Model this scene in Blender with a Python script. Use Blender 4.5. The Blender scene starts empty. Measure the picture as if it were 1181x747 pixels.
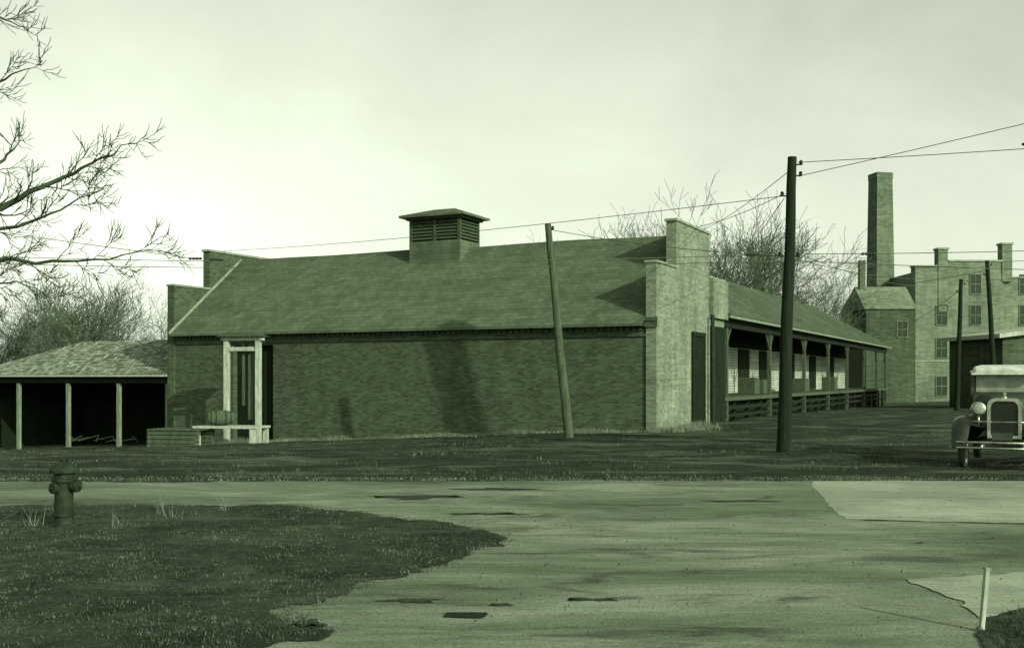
import bpy, bmesh, math, random
import numpy as np
from mathutils import Vector, Matrix, noise
R = random.Random(7)
scene = bpy.context.scene
scene.view_settings.view_transform = 'Standard'
scene.view_settings.look = 'None'
scene.view_settings.exposure = 0
H = 1.65
SUN = Vector((.573, -.711, .407)).normalized()

# ------------------------------------------------------------------ helpers
def tone(v):
    v = v*.92
    return (min(1, v*v**.15), v, min(1, .93*v*v**.21), 1)

def new_mat(name):
    m = bpy.data.materials.new(name); m.use_nodes = True
    nt = m.node_tree; b = nt.nodes['Principled BSDF']
    b.inputs['Specular IOR Level'].default_value = .12
    return m, nt, b

def N(nt, t, **kw):
    n = nt.nodes.new(t)
    for k, v in kw.items(): setattr(n, k, v)
    return n

def ramp(nt, fac, stops):
    r = nt.nodes.new('ShaderNodeValToRGB')
    el = r.color_ramp.elements
    el[0].position = stops[0][0]; el[0].color = stops[0][1]
    el[1].position = stops[-1][0]; el[1].color = stops[-1][1]
    for p, c in stops[1:-1]:
        e = el.new(p); e.color = c
    nt.links.new(fac, r.inputs[0])
    return r.outputs[0]
def mult(nt, a, c):
    mx = N(nt, 'ShaderNodeMix', data_type='RGBA', blend_type='MULTIPLY'); mx.inputs[0].default_value = 1
    nt.links.new(a, mx.inputs[6]); nt.links.new(c, mx.inputs[7]); return mx.outputs[2]
def nz(nt, vec, scale, detail=6, rough=.6, dist=0):
    n = N(nt, 'ShaderNodeTexNoise'); n.inputs['Scale'].default_value = scale; n.inputs['Detail'].default_value = detail
    n.inputs['Roughness'].default_value = rough; n.inputs['Distortion'].default_value = dist
    nt.links.new(vec, n.inputs[0]); return n.outputs[0]
def mapping(nt, vec, scale=(1, 1, 1), loc=(0, 0, 0), rot=(0, 0, 0)):
    mp = N(nt, 'ShaderNodeMapping'); mp.inputs['Scale'].default_value = scale; mp.inputs['Location'].default_value = loc; mp.inputs['Rotation'].default_value = rot
    nt.links.new(vec, mp.inputs[0]); return mp.outputs[0]
def g(v): return (v, v, v, 1)

def noise_mat(name, lo, hi, scale=4, rough=.9, bump=.3, bscale=None, contrast=(.3, .7), detail=8, stretch=(1, 1, 1), bdist=.02):
    m, nt, b = new_mat(name)
    tc = N(nt, 'ShaderNodeTexCoord'); v = mapping(nt, tc.outputs['Object'], stretch)
    c = ramp(nt, nz(nt, v, scale, detail, .65), [(contrast[0], tone(lo)), (contrast[1], tone(hi))])
    nt.links.new(c, b.inputs['Base Color'])
    b.inputs['Roughness'].default_value = rough
    if bump:
        bp = N(nt, 'ShaderNodeBump'); bp.inputs['Strength'].default_value = bump; bp.inputs['Distance'].default_value = bdist
        nt.links.new(nz(nt, v, bscale or scale*3), bp.inputs['Height']); nt.links.new(bp.outputs[0], b.inputs['Normal'])
    return m

def course_mat(name, lo, hi, mortar, bw, bh, ms, mode='wall', zmul=1.0, big=(.35, .7, 1.25), bump=.5, streak=(.8, 1.15), vert=(.82, 1.12)):
    m, nt, b = new_mat(name)
    tc = N(nt, 'ShaderNodeTexCoord'); sp = N(nt, 'ShaderNodeSeparateXYZ'); cb = N(nt, 'ShaderNodeCombineXYZ')
    nt.links.new(tc.outputs['Object'], sp.inputs[0])
    if mode == 'wall':
        a = N(nt, 'ShaderNodeMath', operation='ADD'); nt.links.new(sp.outputs[0], a.inputs[0]); nt.links.new(sp.outputs[1], a.inputs[1]); u = a.outputs[0]
    elif mode == 'x': u = sp.outputs[0]
    else: u = sp.outputs[1]
    zz = N(nt, 'ShaderNodeMath', operation='MULTIPLY'); zz.inputs[1].default_value = zmul
    nt.links.new(sp.outputs[2], zz.inputs[0])
    nt.links.new(u, cb.inputs[0]); nt.links.new(zz.outputs[0], cb.inputs[1])
    br = N(nt, 'ShaderNodeTexBrick'); br.inputs['Scale'].default_value = 1
    br.inputs['Brick Width'].default_value = bw; br.inputs['Row Height'].default_value = bh
    br.inputs['Mortar Size'].default_value = ms; br.inputs['Mortar Smooth'].default_value = .2
    br.inputs['Color1'].default_value = tone(lo); br.inputs['Color2'].default_value = tone(hi); br.inputs['Mortar'].default_value = tone(mortar)
    br.inputs['Bias'].default_value = -.1
    nt.links.new(cb.outputs[0], br.inputs['Vector'])
    c2 = ramp(nt, nz(nt, tc.outputs['Object'], big[0], 10, .72), [(.3, g(big[1])), (.7, g(big[2]))])
    c = mult(nt, br.outputs[0], c2)
    v4 = mapping(nt, tc.outputs['Object'], (.25, .25, 5) if mode == 'wall' else (.3, .3, 4))
    c = mult(nt, c, ramp(nt, nz(nt, v4, 1.5), [(.3, g(streak[0])), (.7, g(streak[1]))]))
    v5 = mapping(nt, tc.outputs['Object'], (2.2, 2.2, .22))
    c = mult(nt, c, ramp(nt, nz(nt, v5, 1.3, 7, .6), [(.3, g(vert[0])), (.65, g(vert[1]))]))
    nt.links.new(c, b.inputs['Base Color'])
    b.inputs['Roughness'].default_value = .9
    bp = N(nt, 'ShaderNodeBump'); bp.inputs['Strength'].default_value = bump; bp.inputs['Distance'].default_value = .01; bp.invert = True
    nt.links.new(br.outputs['Fac'], bp.inputs['Height']); nt.links.new(bp.outputs[0], b.inputs['Normal'])
    return m

def link(o, parent=None):
    scene.collection.objects.link(o)
    if parent: o.parent = parent
    return o

def empty(name, loc=(0, 0, 0), rz=0):
    e = bpy.data.objects.new(name, None); e.location = loc; e.rotation_euler = (0, 0, rz); e.empty_display_size = .3
    return link(e)

class B:
    def __init__(s): s.v = []; s.f = []
    def add(s, vs, fs):
        o = len(s.v); s.v += [tuple(v) for v in vs]; s.f += [tuple(i+o for i in f) for f in fs]
    def box(s, a, b, M=None):
        x0, y0, z0 = a; x1, y1, z1 = b
        vs = [Vector(p) for p in ((x0,y0,z0),(x1,y0,z0),(x1,y1,z0),(x0,y1,z0),(x0,y0,z1),(x1,y0,z1),(x1,y1,z1),(x0,y1,z1))]
        if M: vs = [M @ v for v in vs]
        s.add(vs, [(0,3,2,1),(4,5,6,7),(0,1,5,4),(1,2,6,5),(2,3,7,6),(3,0,4,7)])
    def tube(s, p0, p1, r0, r1=None, n=8, caps=True):
        if r1 is None: r1 = r0
        p0 = Vector(p0); p1 = Vector(p1); d = (p1-p0)
        if d.length < 1e-6: return
        d.normalize(); u = d.orthogonal().normalized(); w = d.cross(u)
        vs = []
        for p, r in ((p0, r0), (p1, r1)):
            for i in range(n):
                a = 2*math.pi*i/n; vs.append(p+(u*math.cos(a)+w*math.sin(a))*r)
        fs = [(i, (i+1) % n, n+(i+1) % n, n+i) for i in range(n)]
        if caps: fs += [tuple(range(n-1, -1, -1)), tuple(range(n, 2*n))]
        s.add(vs, fs)
    def lathe(s, prof, n=20, M=None):
        vs = []
        for r, z in prof:
            for i in range(n):
                a = 2*math.pi*i/n; p = Vector((r*math.cos(a), r*math.sin(a), z)); vs.append(M @ p if M else p)
        fs = []
        for k in range(len(prof)-1):
            for i in range(n):
                j = (i+1) % n; fs.append((k*n+i, k*n+j, (k+1)*n+j, (k+1)*n+i))
        fs += [tuple(range(n-1, -1, -1)), tuple(range((len(prof)-1)*n, len(prof)*n))]
        s.add(vs, fs)
    def prism(s, prof, x0, x1, axis='x'):
        n = len(prof)
        mk = (lambda t, p: (t, p[0], p[1])) if axis == 'x' else ((lambda t, p: (p[0], t, p[1])) if axis == 'y' else (lambda t, p: (p[0], p[1], t)))
        vs = [mk(x0, p) for p in prof]+[mk(x1, p) for p in prof]
        fs = [tuple(range(n)), tuple(range(2*n-1, n-1, -1))]+[(i, n+i, n+(i+1) % n, (i+1) % n) for i in range(n)]
        s.add(vs, fs)
    def obj(s, name, mat, parent=None, smooth=False, bevel=0, loc=None):
        me = bpy.data.meshes.new(name); me.from_pydata(s.v, [], s.f)
        bm = bmesh.new(); bm.from_mesh(me); bmesh.ops.recalc_face_normals(bm, faces=bm.faces); bm.to_mesh(me); bm.free()
        me.materials.append(mat)
        if smooth: me.polygons.foreach_set('use_smooth', [True]*len(me.polygons))
        o = bpy.data.objects.new(name, me)
        if loc: o.location = loc
        link(o, parent)
        if bevel:
            md = o.modifiers.new('bevel', 'BEVEL'); md.width = bevel; md.segments = 2; md.limit_method = 'ANGLE'
        return o

ANG = -math.atan2(.44, .898)
AX, AY = 4.58, 34.8
def l2w(x, y, z=0):
    return Vector((AX+x*.898+y*.44, AY-x*.44+y*.898, z))
def w2l(X, Y):
    dx, dy = X-AX, Y-AY
    return dx*.898-dy*.44, dx*.44+dy*.898

def gz(X, Y):
    if Y < 18.3: return 0.0
    lx, ly = w2l(X, Y)
    f = min(1, max(0, (Y-18.3)/21))
    z = -.98*max(0, min(1.5, -lx/20.4))*f
    if Y > 50: z -= .5*min(1, (Y-50)/50)
    q = min(1, (Y-18.3)/3)
    z += q*.07*noise.noise(Vector((X*.35, Y*.35, 0)))+q*.05*noise.noise(Vector((X*1.1, Y*1.3, 4)))
    return z

# ------------------------------------------------------------------ materials
M_brick = course_mat('brick_dark', .05, .098, .09, .22, .072, .010, big=(1.6, .78, 1.25), streak=(.88, 1.1), vert=(.94, 1.05))
M_brickLit = course_mat('brick_sunlit', .15, .24, .21, .22, .072, .010, big=(.9, .65, 1.3))  # paler copy of the wall brick; sun on the gable put into the colour
M_shingle = course_mat('shingles', .088, .112, .06, .30, .21, .010, mode='x', zmul=1.66, big=(.6, .78, 1.25), bump=.4, streak=(.85, 1.12))
M_shingleY = course_mat('shingles_dock', .07, .105, .045, .30, .21, .014, mode='y', zmul=1.9, big=(.3, .7, 1.25))
M_shedroof = course_mat('shed_shingles', .13, .42, .07, .22, .17, .02, mode='x', zmul=2.2, big=(2.4, .45, 1.4))
M_clap = course_mat('clapboard', .38, .46, .12, 6, .13, .014, big=(1, .7, 1.1))
M_stone = noise_mat('coping_stone', .16, .30, 3)
M_wood = noise_mat('weathered_wood', .20, .48, 5, stretch=(3, 3, .5))
M_post = noise_mat('shed_post_wood', .10, .26, 5, stretch=(3, 3, .5))
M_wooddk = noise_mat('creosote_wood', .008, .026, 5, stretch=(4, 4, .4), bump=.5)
M_woodmd = noise_mat('grey_wood', .04, .11, 5, stretch=(4, 4, .4), bump=.5)
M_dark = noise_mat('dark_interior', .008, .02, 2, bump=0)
M_iron = noise_mat('rusty_iron', .008, .045, 9, rough=.7, bump=.3)
M_bark = noise_mat('bark', .03, .08, 8, stretch=(1, 1, .3), bump=.6)
M_twig = noise_mat('twig_bark', .06, .11, 3, bump=0)  # grey-brown twigs, with some distance haze lightened into the colour
M_wire = noise_mat('wire', .08, .12, 3, bump=0)
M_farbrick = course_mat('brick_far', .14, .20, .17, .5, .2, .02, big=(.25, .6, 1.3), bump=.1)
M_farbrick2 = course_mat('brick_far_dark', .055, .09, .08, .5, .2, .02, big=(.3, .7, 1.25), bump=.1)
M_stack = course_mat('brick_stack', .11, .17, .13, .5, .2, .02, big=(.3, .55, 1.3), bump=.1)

# ------------------------------------------------------------------ ground
def grass_mat(name, lo, hi, speck, dirt, dsc=(.28, 1.1, 1), dth=(.50, .60), dn=.8):
    m, nt, b = new_mat(name)
    tc = N(nt, 'ShaderNodeTexCoord'); O = tc.outputs['Object']
    c = ramp(nt, nz(nt, O, .5, 11, .74), [(.36, tone(lo)), (.52, tone((lo+hi)/2.2)), (.66, tone(hi))])
    n2 = nz(nt, O, 24, 5, .8)
    f = ramp(nt, n2, [(.56, g(0)), (.66, g(1))])
    mx = N(nt, 'ShaderNodeMix', data_type='RGBA'); nt.links.new(f, mx.inputs[0]); nt.links.new(c, mx.inputs[6]); mx.inputs[7].default_value = tone(speck)
    c = mx.outputs[2]
    v = mapping(nt, O, dsc, rot=(0, 0, .12))
    f = ramp(nt, nz(nt, v, dn, 11, .74, .6), [(dth[0], g(0)), (dth[1], g(.9))])
    mx = N(nt, 'ShaderNodeMix', data_type='RGBA'); nt.links.new(f, mx.inputs[0]); nt.links.new(c, mx.inputs[6]); mx.inputs[7].default_value = tone(dirt)
    c = mx.outputs[2]
    c = mult(nt, c, ramp(nt, nz(nt, O, 7, 8, .75), [(.35, g(.6)), (.62, g(1.25))]))
    nt.links.new(c, b.inputs['Base Color']); b.inputs['Roughness'].default_value = 1
    bp = N(nt, 'ShaderNodeBump'); bp.inputs['Strength'].default_value = 1; bp.inputs['Distance'].default_value = .05
    nt.links.new(n2, bp.inputs['Height']); nt.links.new(bp.outputs[0], b.inputs['Normal'])
    return m
M_grass = grass_mat('grass_ground', .016, .05, .11, .12)
M_lawn = grass_mat('lawn_ground', .016, .085, .17, .125, (.5, 1, 1), (.50, .66), .7)
M_blade = noise_mat('grass_blades', .015, .09, 1.2, bump=0, contrast=(.38, .66))
M_dry = noise_mat('dry_grass', .08, .24, 1.5, bump=0)

def axis_lines(a, b, c, d, fine, n):
    near = list(np.arange(b, c+1e-6, fine))
    lo = [b-(b-a)*((i/n)**2.5) for i in range(n, 0, -1)]
    hi = [c+(d-c)*((i/n)**2.5) for i in range(1, n+1)]
    return lo+near+hi
xs = axis_lines(-1500, -32, 32, 1500, .4, 16)
ys = axis_lines(-200, 0, 62, 2000, .4, 16)
vs = [(x, y, gz(x, y)) for y in ys for x in xs]
nx = len(xs)
fs = [(j*nx+i, j*nx+i+1, (j+1)*nx+i+1, (j+1)*nx+i) for j in range(len(ys)-1) for i in range(nx-1)]
b = B(); b.add(vs, fs); b.obj('ground', M_grass, smooth=True)

def ragged(poly, step=.12, amp=.05, seed=0):
    out = []
    n = len(poly)
    for i in range(n):
        p = Vector(poly[i]); q = Vector(poly[(i+1) % n]); L = (q-p).length
        if L > 12 and (abs(p.x) > 20 and abs(q.x) > 20): out.append(p); continue
        k = max(1, int(L/step)); d = (q-p)/k; nn = Vector((-d.y, d.x)).normalized()
        for j in range(k):
            c = p+d*j
            o = amp*(noise.noise(Vector((c.x*1.1, c.y*1.1, seed)))*2+noise.noise(Vector((c.x*5, c.y*5, seed+3)))+.6*noise.noise(Vector((c.x*14, c.y*14, seed+6))))
            out.append(c+nn*o)
    return out
def sheet(name, poly, z, mat, amp=.05, seed=0, step=.08, parent=None):
    pts = ragged(poly, step, amp, seed) if amp else [Vector(p) for p in poly]
    bm = bmesh.new(); vv = [bm.verts.new((p.x, p.y, z)) for p in pts]
    f = bm.faces.new(vv); bmesh.ops.triangulate(bm, faces=[f]); bmesh.ops.recalc_face_normals(bm, faces=bm.faces)
    if sum(f.normal.z for f in bm.faces) < 0: bmesh.ops.reverse_faces(bm, faces=bm.faces)
    me = bpy.data.meshes.new(name); bm.to_mesh(me); bm.free(); me.materials.append(mat)
    return link(bpy.data.objects.new(name, me), parent)

def road_mat(name, lo, mid, hi, stain=.5, wet=True):
    m, nt, b = new_mat(name)
    tc = N(nt, 'ShaderNodeTexCoord'); O = tc.outputs['Object']
    c = ramp(nt, nz(nt, mapping(nt, O, (.45, 1, 1), rot=(0, 0, .25)), .5, 13, .72, .5), [(.36, tone(lo)), (.5, tone(mid)), (.63, tone(hi))])
    n2 = nz(nt, O, 38, 5, .8)
    c = mult(nt, c, ramp(nt, n2, [(.35, g(stain)), (.5, g(1)), (.68, g(1.3))]))
    c = mult(nt, c, ramp(nt, nz(nt, mapping(nt, O, (.6, 3.2, 1), rot=(0, 0, .35)), 1.8, 8, .7), [(.33, g(.72)), (.5, g(1)), (.7, g(1.15))]))
    b.inputs['Roughness'].default_value = .85
    if wet:
        f3 = nz(nt, mapping(nt, O, (.5, 1.7, 1), (1.3, 4, 0), (0, 0, .15)), .9, 11, .70, 1.0)
        c = mult(nt, c, ramp(nt, f3, [(.36, g(.40)), (.40, g(.66)), (.45, g(1))]))
        f4 = nz(nt, mapping(nt, O, (.8, 2.4, 1), (7.3, 2, 0)), 1.9, 10, .68, .6)
        c = mult(nt, c, ramp(nt, f4, [(.31, g(.35)), (.36, g(1))]))
        rr = ramp(nt, f3, [(.34, g(.6)), (.43, g(.88))]); nt.links.new(rr, b.inputs['Roughness'])
    nt.links.new(c, b.inputs['Base Color'])
    bp = N(nt, 'ShaderNodeBump'); bp.inputs['Strength'].default_value = .7; bp.inputs['Distance'].default_value = .012
    nt.links.new(n2, bp.inputs['Height']); nt.links.new(bp.outputs[0], b.inputs['Normal'])
    return m
M_road = road_mat('road_surface', .10, .175, .27)
M_slab = road_mat('slab_surface', .21, .29, .37, .7, wet=False)
M_tar = noise_mat('tar', .02, .06, 8)

sheet('road', [(-60, 17.7), (-20, 17.75), (-6, 17.6), (4.8, 17.8), (12, 17.8), (60, 17.8), (60, 3), (-60, 3)], .004, M_road, .12)
lawn = [(-40, 3), (-40, 14.2), (-20, 14.25), (-6, 14.3), (-2.83, 14.3), (-.95, 12.8), (-.3, 11.6), (-.13, 10.94), (-.45, 10.29), (-1.11, 8.78), (-1.62, 7.75), (-1.3, 7.35), (-1.25, 7.1), (-1.7, 6.7), (-1.8, 3)]
sheet('lawn', lawn, .012, M_lawn, .13, seed=5, step=.05)
lawn2 = [(2.9, 6.6), (3.02, 7.0), (3.3, 7.55), (4.1, 8.2), (9, 9.5), (9, 3), (2.8, 3)]
sheet('lawn', lawn2, .016, M_lawn, .05, seed=9)
slab = [(4.8, 17.72), (30, 17.72), (30, 8.9), (5.2, 12.6), (3.9, 12.9), (4.1, 14.2)]
sheet('concrete_slab', slab, .008, M_slab, .03, seed=2)
sheet('concrete_path', [(3.25, 9.0), (9, 10.6), (9, 9.3), (4.1, 8.12), (3.25, 7.55)], .012, M_slab, .06, seed=3)
sheet('tar_joint', [(4.1, 12.78), (5.2, 12.55), (14, 11.2), (14, 11.25), (5.2, 12.60), (4.1, 12.83)], .014, M_tar, .02, seed=2)
sheet('iron_cover_plate', [(-.49, 7.56), (-.2, 7.54), (-.18, 7.72), (-.46, 7.73)], .010, M_wooddk, .02, seed=8, step=.02)
for i, (cx_, cy_, w_, h_) in enumerate([(-1.35, 7.38, .16, .06), (.62, 8.2, .22, .05), (-.75, 8.15, .25, .04), (-.1, 8.0, .12, .03), (-.3, 13.4, .5, .10), (-1.2, 15.3, .9, .14), (-.2, 16.4, .8, .1), (3.0, 14.8, .7, .09)]):
    pts = []
    for k in range(40):
        a = k*math.pi/20; rr = .6+.9*noise.noise(Vector((math.cos(a)*1.8, math.sin(a)*1.8, i*7.3)))+.25*noise.noise(Vector((math.cos(a)*6, math.sin(a)*6, i)))
        pts.append((cx_+w_*rr*math.cos(a), cy_+h_*2*rr*math.sin(a)))
    sheet('tar_patch', pts, .010 if i else .018, M_tar, 0)
# debris on the paving
b = B()
for i in range(1100):
    if i < 2: x, y, s = [(4.08, 11.0, .07), (2.02, 8.16, .03)][i]
    else:
        y = R.uniform(7, 17.5); x = R.uniform(-.1, .46)*y; s = R.uniform(.004, .015)
    a = R.random()*6.28; up = .03*s/.02*R.random()
    p = [Vector((x+s*math.cos(a+k*1.57)*(1 if k % 2 else .5), y+s*math.sin(a+k*1.57)*(1 if k % 2 else .5), .014+(up if k == 1 else 0))) for k in range(4)]
    b.add(p, [(0, 1, 2), (0, 2, 3)])
b.obj('dead_leaves', M_wooddk)

# --- grass blades
def inside(p, poly):
    x, y = p; c = False; j = len(poly)-1
    for i in range(len(poly)):
        xi, yi = poly[i]; xj, yj = poly[j]
        if (yi > y) != (yj > y) and x < (xj-xi)*(y-yi)/(yj-yi)+xi: c = not c
        j = i
    return c
def blades(b, x, y, z, h, n, spread, w=.004):
    for k in range(n):
        a = R.random()*6.28; px = x+R.gauss(0, spread); py = y+R.gauss(0, spread); l = h*R.uniform(.5, 1.2); t = l*R.uniform(.1, .9)
        dx, dy = math.cos(a), math.sin(a); a2 = R.random()*3.14; wx, wy = math.cos(a2)*w, math.sin(a2)*w
        b.add([(px-wx, py-wy, z), (px+wx, py+wy, z), (px+dx*t, py+dy*t, z+l)], [(0, 1, 2)])
b = B(); d = B()
cnt = 0
while cnt < 9500:
    y = 6.4+8*R.random()**1.3; x = R.uniform(-.5, .02)*y
    if not inside((x, y), lawn): continue
    cnt += 1
    if noise.noise(Vector((x*.9, y*.9, 2)))+.5*noise.noise(Vector((x*3, y*3, 2))) < .0 and R.random() < .85: continue
    blades(d if R.random() < .16 else b, x, y, .01, R.uniform(.012, .035), 6, .035, .003)
for i in range(500):
    y = R.uniform(6.4, 8.6); x = R.uniform(2.9, 4.3)
    if inside((x, y), lawn2): blades(b, x, y, .014, R.uniform(.03, .06), 6, .03)
edge = ragged(lawn[3:13], .05, .13, 5)
for p in edge:
    if p.y > 17 or p.x < -9: continue
    for _ in range(2): blades(b if R.random() < .8 else d, p.x+R.gauss(0, .07), p.y+R.gauss(0, .07), .008, R.uniform(.015, .035), 5, .05, .003)
for i in range(10000):
    y = 17.75+17*R.random()**1.4; x = R.uniform(-.52, .52)*y
    lx, ly = w2l(x, y)
    if ly > -.1 and lx < .1: continue
    if noise.noise(Vector((x*.35, y*.9, 7)))+.4*noise.noise(Vector((x*1.5, y*2.5, 7))) < .0: continue
    blades(d if R.random() < .1 else b, x, y, gz(x, y)-.01, R.uniform(.03, .08), 4, .09, .008)
b.obj('grass', M_blade)
for i in range(2800):
    lx = R.uniform(-20.4, .3); ly = -abs(R.gauss(0, .35))-.03
    if R.random() < .25: lx = .2+abs(R.gauss(0, .4)); ly = R.uniform(-.5, 3.5)
    p = l2w(lx, ly); k = .6+.6*noise.noise(Vector((lx*.7, 0, 0)))
    blades(d, p.x, p.y, gz(p.x, p.y)-.02, max(.05, .28*k), 4, .07, .008)
for (x, y) in [(-5.35, 12.25), (-4.2, 13.2), (-5.5, 13.3), (-4.0, 13.0), (-5.6, 12.9), (-3.6, 13.7), (-4.4, 12.2)]:
    blades(d, x, y, .01, .26, 12, .05, .003)
for i in range(600):
    y = 17.85+abs(R.gauss(0, .3)); x = R.uniform(-.5, .5)*y; blades(d, x, y, 0, .04, 4, .1, .005)
d.obj('dry_grass', M_dry)

# ------------------------------------------------------------------ brick warehouse
W = empty('brick_warehouse', (AX, AY, 0), ANG)
T = .35; LN = 20.4; DP = 8.06; EZ = 3.57; RZ = 6.70
prof = [(0, -1.8), (DP, -1.8), (DP, 5.35), (6.0, 5.35), (6.0, 6.93), (2.06, 6.93), (2.06, 5.35), (0, 5.35)]
b = B(); b.prism(prof, -T, 0); b.obj('gable_wall_right', M_brickLit, W)
b = B(); b.prism(prof, -LN, -LN+T); b.obj('gable_wall_left', M_brick, W)
b = B()
for x0 in (-T, -LN):
    for y0, y1, z in ((-.04, 2.06, 5.35), (2.0, 6.06, 6.93), (6.0, DP+.05, 5.35)):
        if z < 6: b.box((x0-.05, y0 if y0 < 1 else 6.003, z), (x0+T+.05, y1 if y0 > 1 else 2.057, z+.08))
        else: b.box((x0-.05, y0, z), (x0+T+.05, y1, z+.09))
b.obj('parapet_coping', M_stone, W, bevel=.01)
dx0, dx1, dz = -17.1, -15.2, 2.95
b = B()
b.box((-LN+T, .06, -1.8), (dx0, .4, EZ-.1)); b.box((dx1, .06, -1.8), (-T, .4, EZ-.1)); b.box((dx0, .06, dz), (dx1, .4, EZ-.1))
b.box((-LN+T, DP-.4, -1.8), (-T, DP-.06, EZ-.1))
b.obj('front_wall', M_brick, W)
b = B(); b.box((dx0, .3, -1.2), (dx1, .36, dz))
for i in range(9): b.box((dx0+.02+i*.21, .27, -1.2), (dx0+.2+i*.21, .30, dz-.02))
b.obj('plank_door', M_dark, W)
b = B()
b.box((-LN+T+.003, -.04, 3.34), (-T-.003, .058, 3.46)); b.box((-LN+T+.003, .0, 3.02), (-T-.003, .058, 3.08))
x = -LN+T+.1
while x < -T-.1:
    b.box((x, -.02, 3.2), (x+.11, .057, 3.337)); x += .22
b.obj('corbel_table', M_brick, W)
b = B(); b.box((-T-.05, -.05, 3.30), (.03, -.002, 3.5)); b.box((-T-.05, -.08, 3.5), (.05, -.002, 3.62)); b.obj('corbel_cap', M_brick, W)
b = B()
sl = (RZ-EZ)/4.03
nseg = 24
for i in range(nseg):
    xa = -LN+T+.005+(LN-2*T-.01)*i/nseg; xb = -LN+T+.005+(LN-2*T-.01)*(i+1)/nseg
    sa = .07*noise.noise(Vector((xa*.3, 0, 0))); sb = .07*noise.noise(Vector((xb*.3, 0, 0)))
    b.add([(xa, -.3, EZ-.3*sl+.08), (xb, -.3, EZ-.3*sl+.08), (xb, 4.03, RZ+sb), (xa, 4.03, RZ+sa), (xa, -.3, EZ-.3*sl), (xb, -.3, EZ-.3*sl)], [(0, 1, 2, 3), (4, 5, 1, 0)])
    b.add([(xa, 3.97, RZ+sa-.05), (xb, 3.97, RZ+sb-.05), (xb, 4.03, RZ+sb+.05), (xa, 4.03, RZ+sa+.05), (xb, 4.1, RZ+sb-.03), (xa, 4.1, RZ+sa-.03)], [(0, 1, 2, 3), (3, 2, 4, 5)])
b.add([(-LN+T, -.3, EZ-.3*sl), (-T, -.3, EZ-.3*sl), (-T, .5, EZ-.3*sl), (-LN+T, .5, EZ-.3*sl)], [(0, 1, 2, 3)])
b.add([(-LN+T, DP+.3, EZ-.3*sl), (-T, DP+.3, EZ-.3*sl), (-T, 4.03, RZ), (-LN+T, 4.03, RZ)], [(0, 1, 2, 3)])
b.obj('roof', M_shingle, W)
b = B()
for xx in (-LN+T+.002,):
    b.add([(xx, -.3, EZ-.3*sl+.09), (xx+.09, -.3, EZ-.3*sl+.09), (xx+.09, 4.03, RZ+.06), (xx, 4.03, RZ+.06)], [(0, 1, 2, 3)])
    b.add([(xx, -.3, EZ-.3*sl+.09), (xx, -.3, EZ-.3*sl+.18), (xx, 4.03, RZ+.14), (xx, 4.03, RZ+.06)], [(0, 1, 2, 3)])
b.obj('flashing', M_stone, W)
# cupola
cx, cy, hw, hd = -10.0, 4.03, 1.12, .8
M_cup = noise_mat('cupola_wood', .04, .085, 5, stretch=(2, 2, 6))
b = B(); b.box((cx-hw, cy-hd, 5.6), (cx+hw, cy+hd, 6.95)); b.obj('cupola_base', M_shingle, W)
b = B(); b.box((cx-hw+.08, cy-hd+.08, 6.9), (cx+hw-.08, cy+hd-.08, 7.8)); b.obj('cupola_core', M_dark, W)
b = B()
for sx in (-1, 0, 1):
    for sy in (-1, 1):
        b.box((cx+sx*(hw-.06)-.06, cy+sy*(hd-.05)-.05, 6.95), (cx+sx*(hw-.06)+.06, cy+sy*(hd-.05)+.05, 7.78))
for k in range(6):
    z = 7.02+k*.125
    for sy in (-1, 1):
        b.add([(cx-hw+.1, cy+sy*hd, z), (cx+hw-.1, cy+sy*hd, z), (cx+hw-.1, cy+sy*(hd-.07), z+.10), (cx-hw+.1, cy+sy*(hd-.07), z+.10)], [(0, 1, 2, 3)])
    for sx in (-1, 1):
        b.add([(cx+sx*hw, cy-hd+.1, z), (cx+sx*hw, cy+hd-.1, z), (cx+sx*(hw-.07), cy+hd-.1, z+.10), (cx+sx*(hw-.07), cy-hd+.1, z+.10)], [(0, 1, 2, 3)])
b.box((cx-hw-.1, cy-hd-.1, 7.78), (cx+hw+.1, cy+hd+.1, 7.86))
b.obj('cupola_louvres', M_cup, W)
b = B(); e = .3
c4 = [(cx-hw-e, cy-hd-e, 7.863), (cx+hw+e, cy-hd-e, 7.863), (cx+hw+e, cy+hd+e, 7.863), (cx-hw-e, cy+hd+e, 7.863)]
c4b = [(p[0], p[1], 7.95) for p in c4]
b.add(c4+c4b+[(cx-.45, cy, 8.28), (cx+.45, cy, 8.28)], [(3, 2, 1, 0), (0, 1, 5, 4), (1, 2, 6, 5), (2, 3, 7, 6), (3, 0, 4, 7), (4, 5, 9, 8), (5, 6, 9), (6, 7, 8, 9), (7, 4, 8)])
b.obj('cupola_roof', M_shingle, W)
b = B(); b.box((.0, 3.75, -.3), (.09, 3.9, 3.15)); b.box((0, 5.1, -.3), (.09, 5.25, 3.15)); b.box((0, 3.75, 3.153), (.1, 5.25, 3.3)); b.obj('door_frame', M_wooddk, W)
b = B(); b.box((.003, 3.9, -.3), (.04, 5.1, 3.15))
for i in range(6): b.box((.04, 3.92+i*.2, -.3), (.06, 4.09+i*.2, 3.14))
b.obj('side_door', M_dark, W)  # dark colour stands in for the shade of a recessed doorway
b = B(); b.box((.003, 6.0, 3.9), (.16, DP, 5.34)); b.obj('end_pier', M_brickLit, W)
b = B(); b.box((.003, 6.1, .0), (.08, 7.9, 3.6)); b.obj('dark_opening_panel', M_dark, W)  # dark panel on the wall face, painted shade of an opening
b = B(); b.tube((.22, 5.75, -.2), (.2, 5.75, 4.0), .07); b.obj('downspout', M_iron, W)

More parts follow.
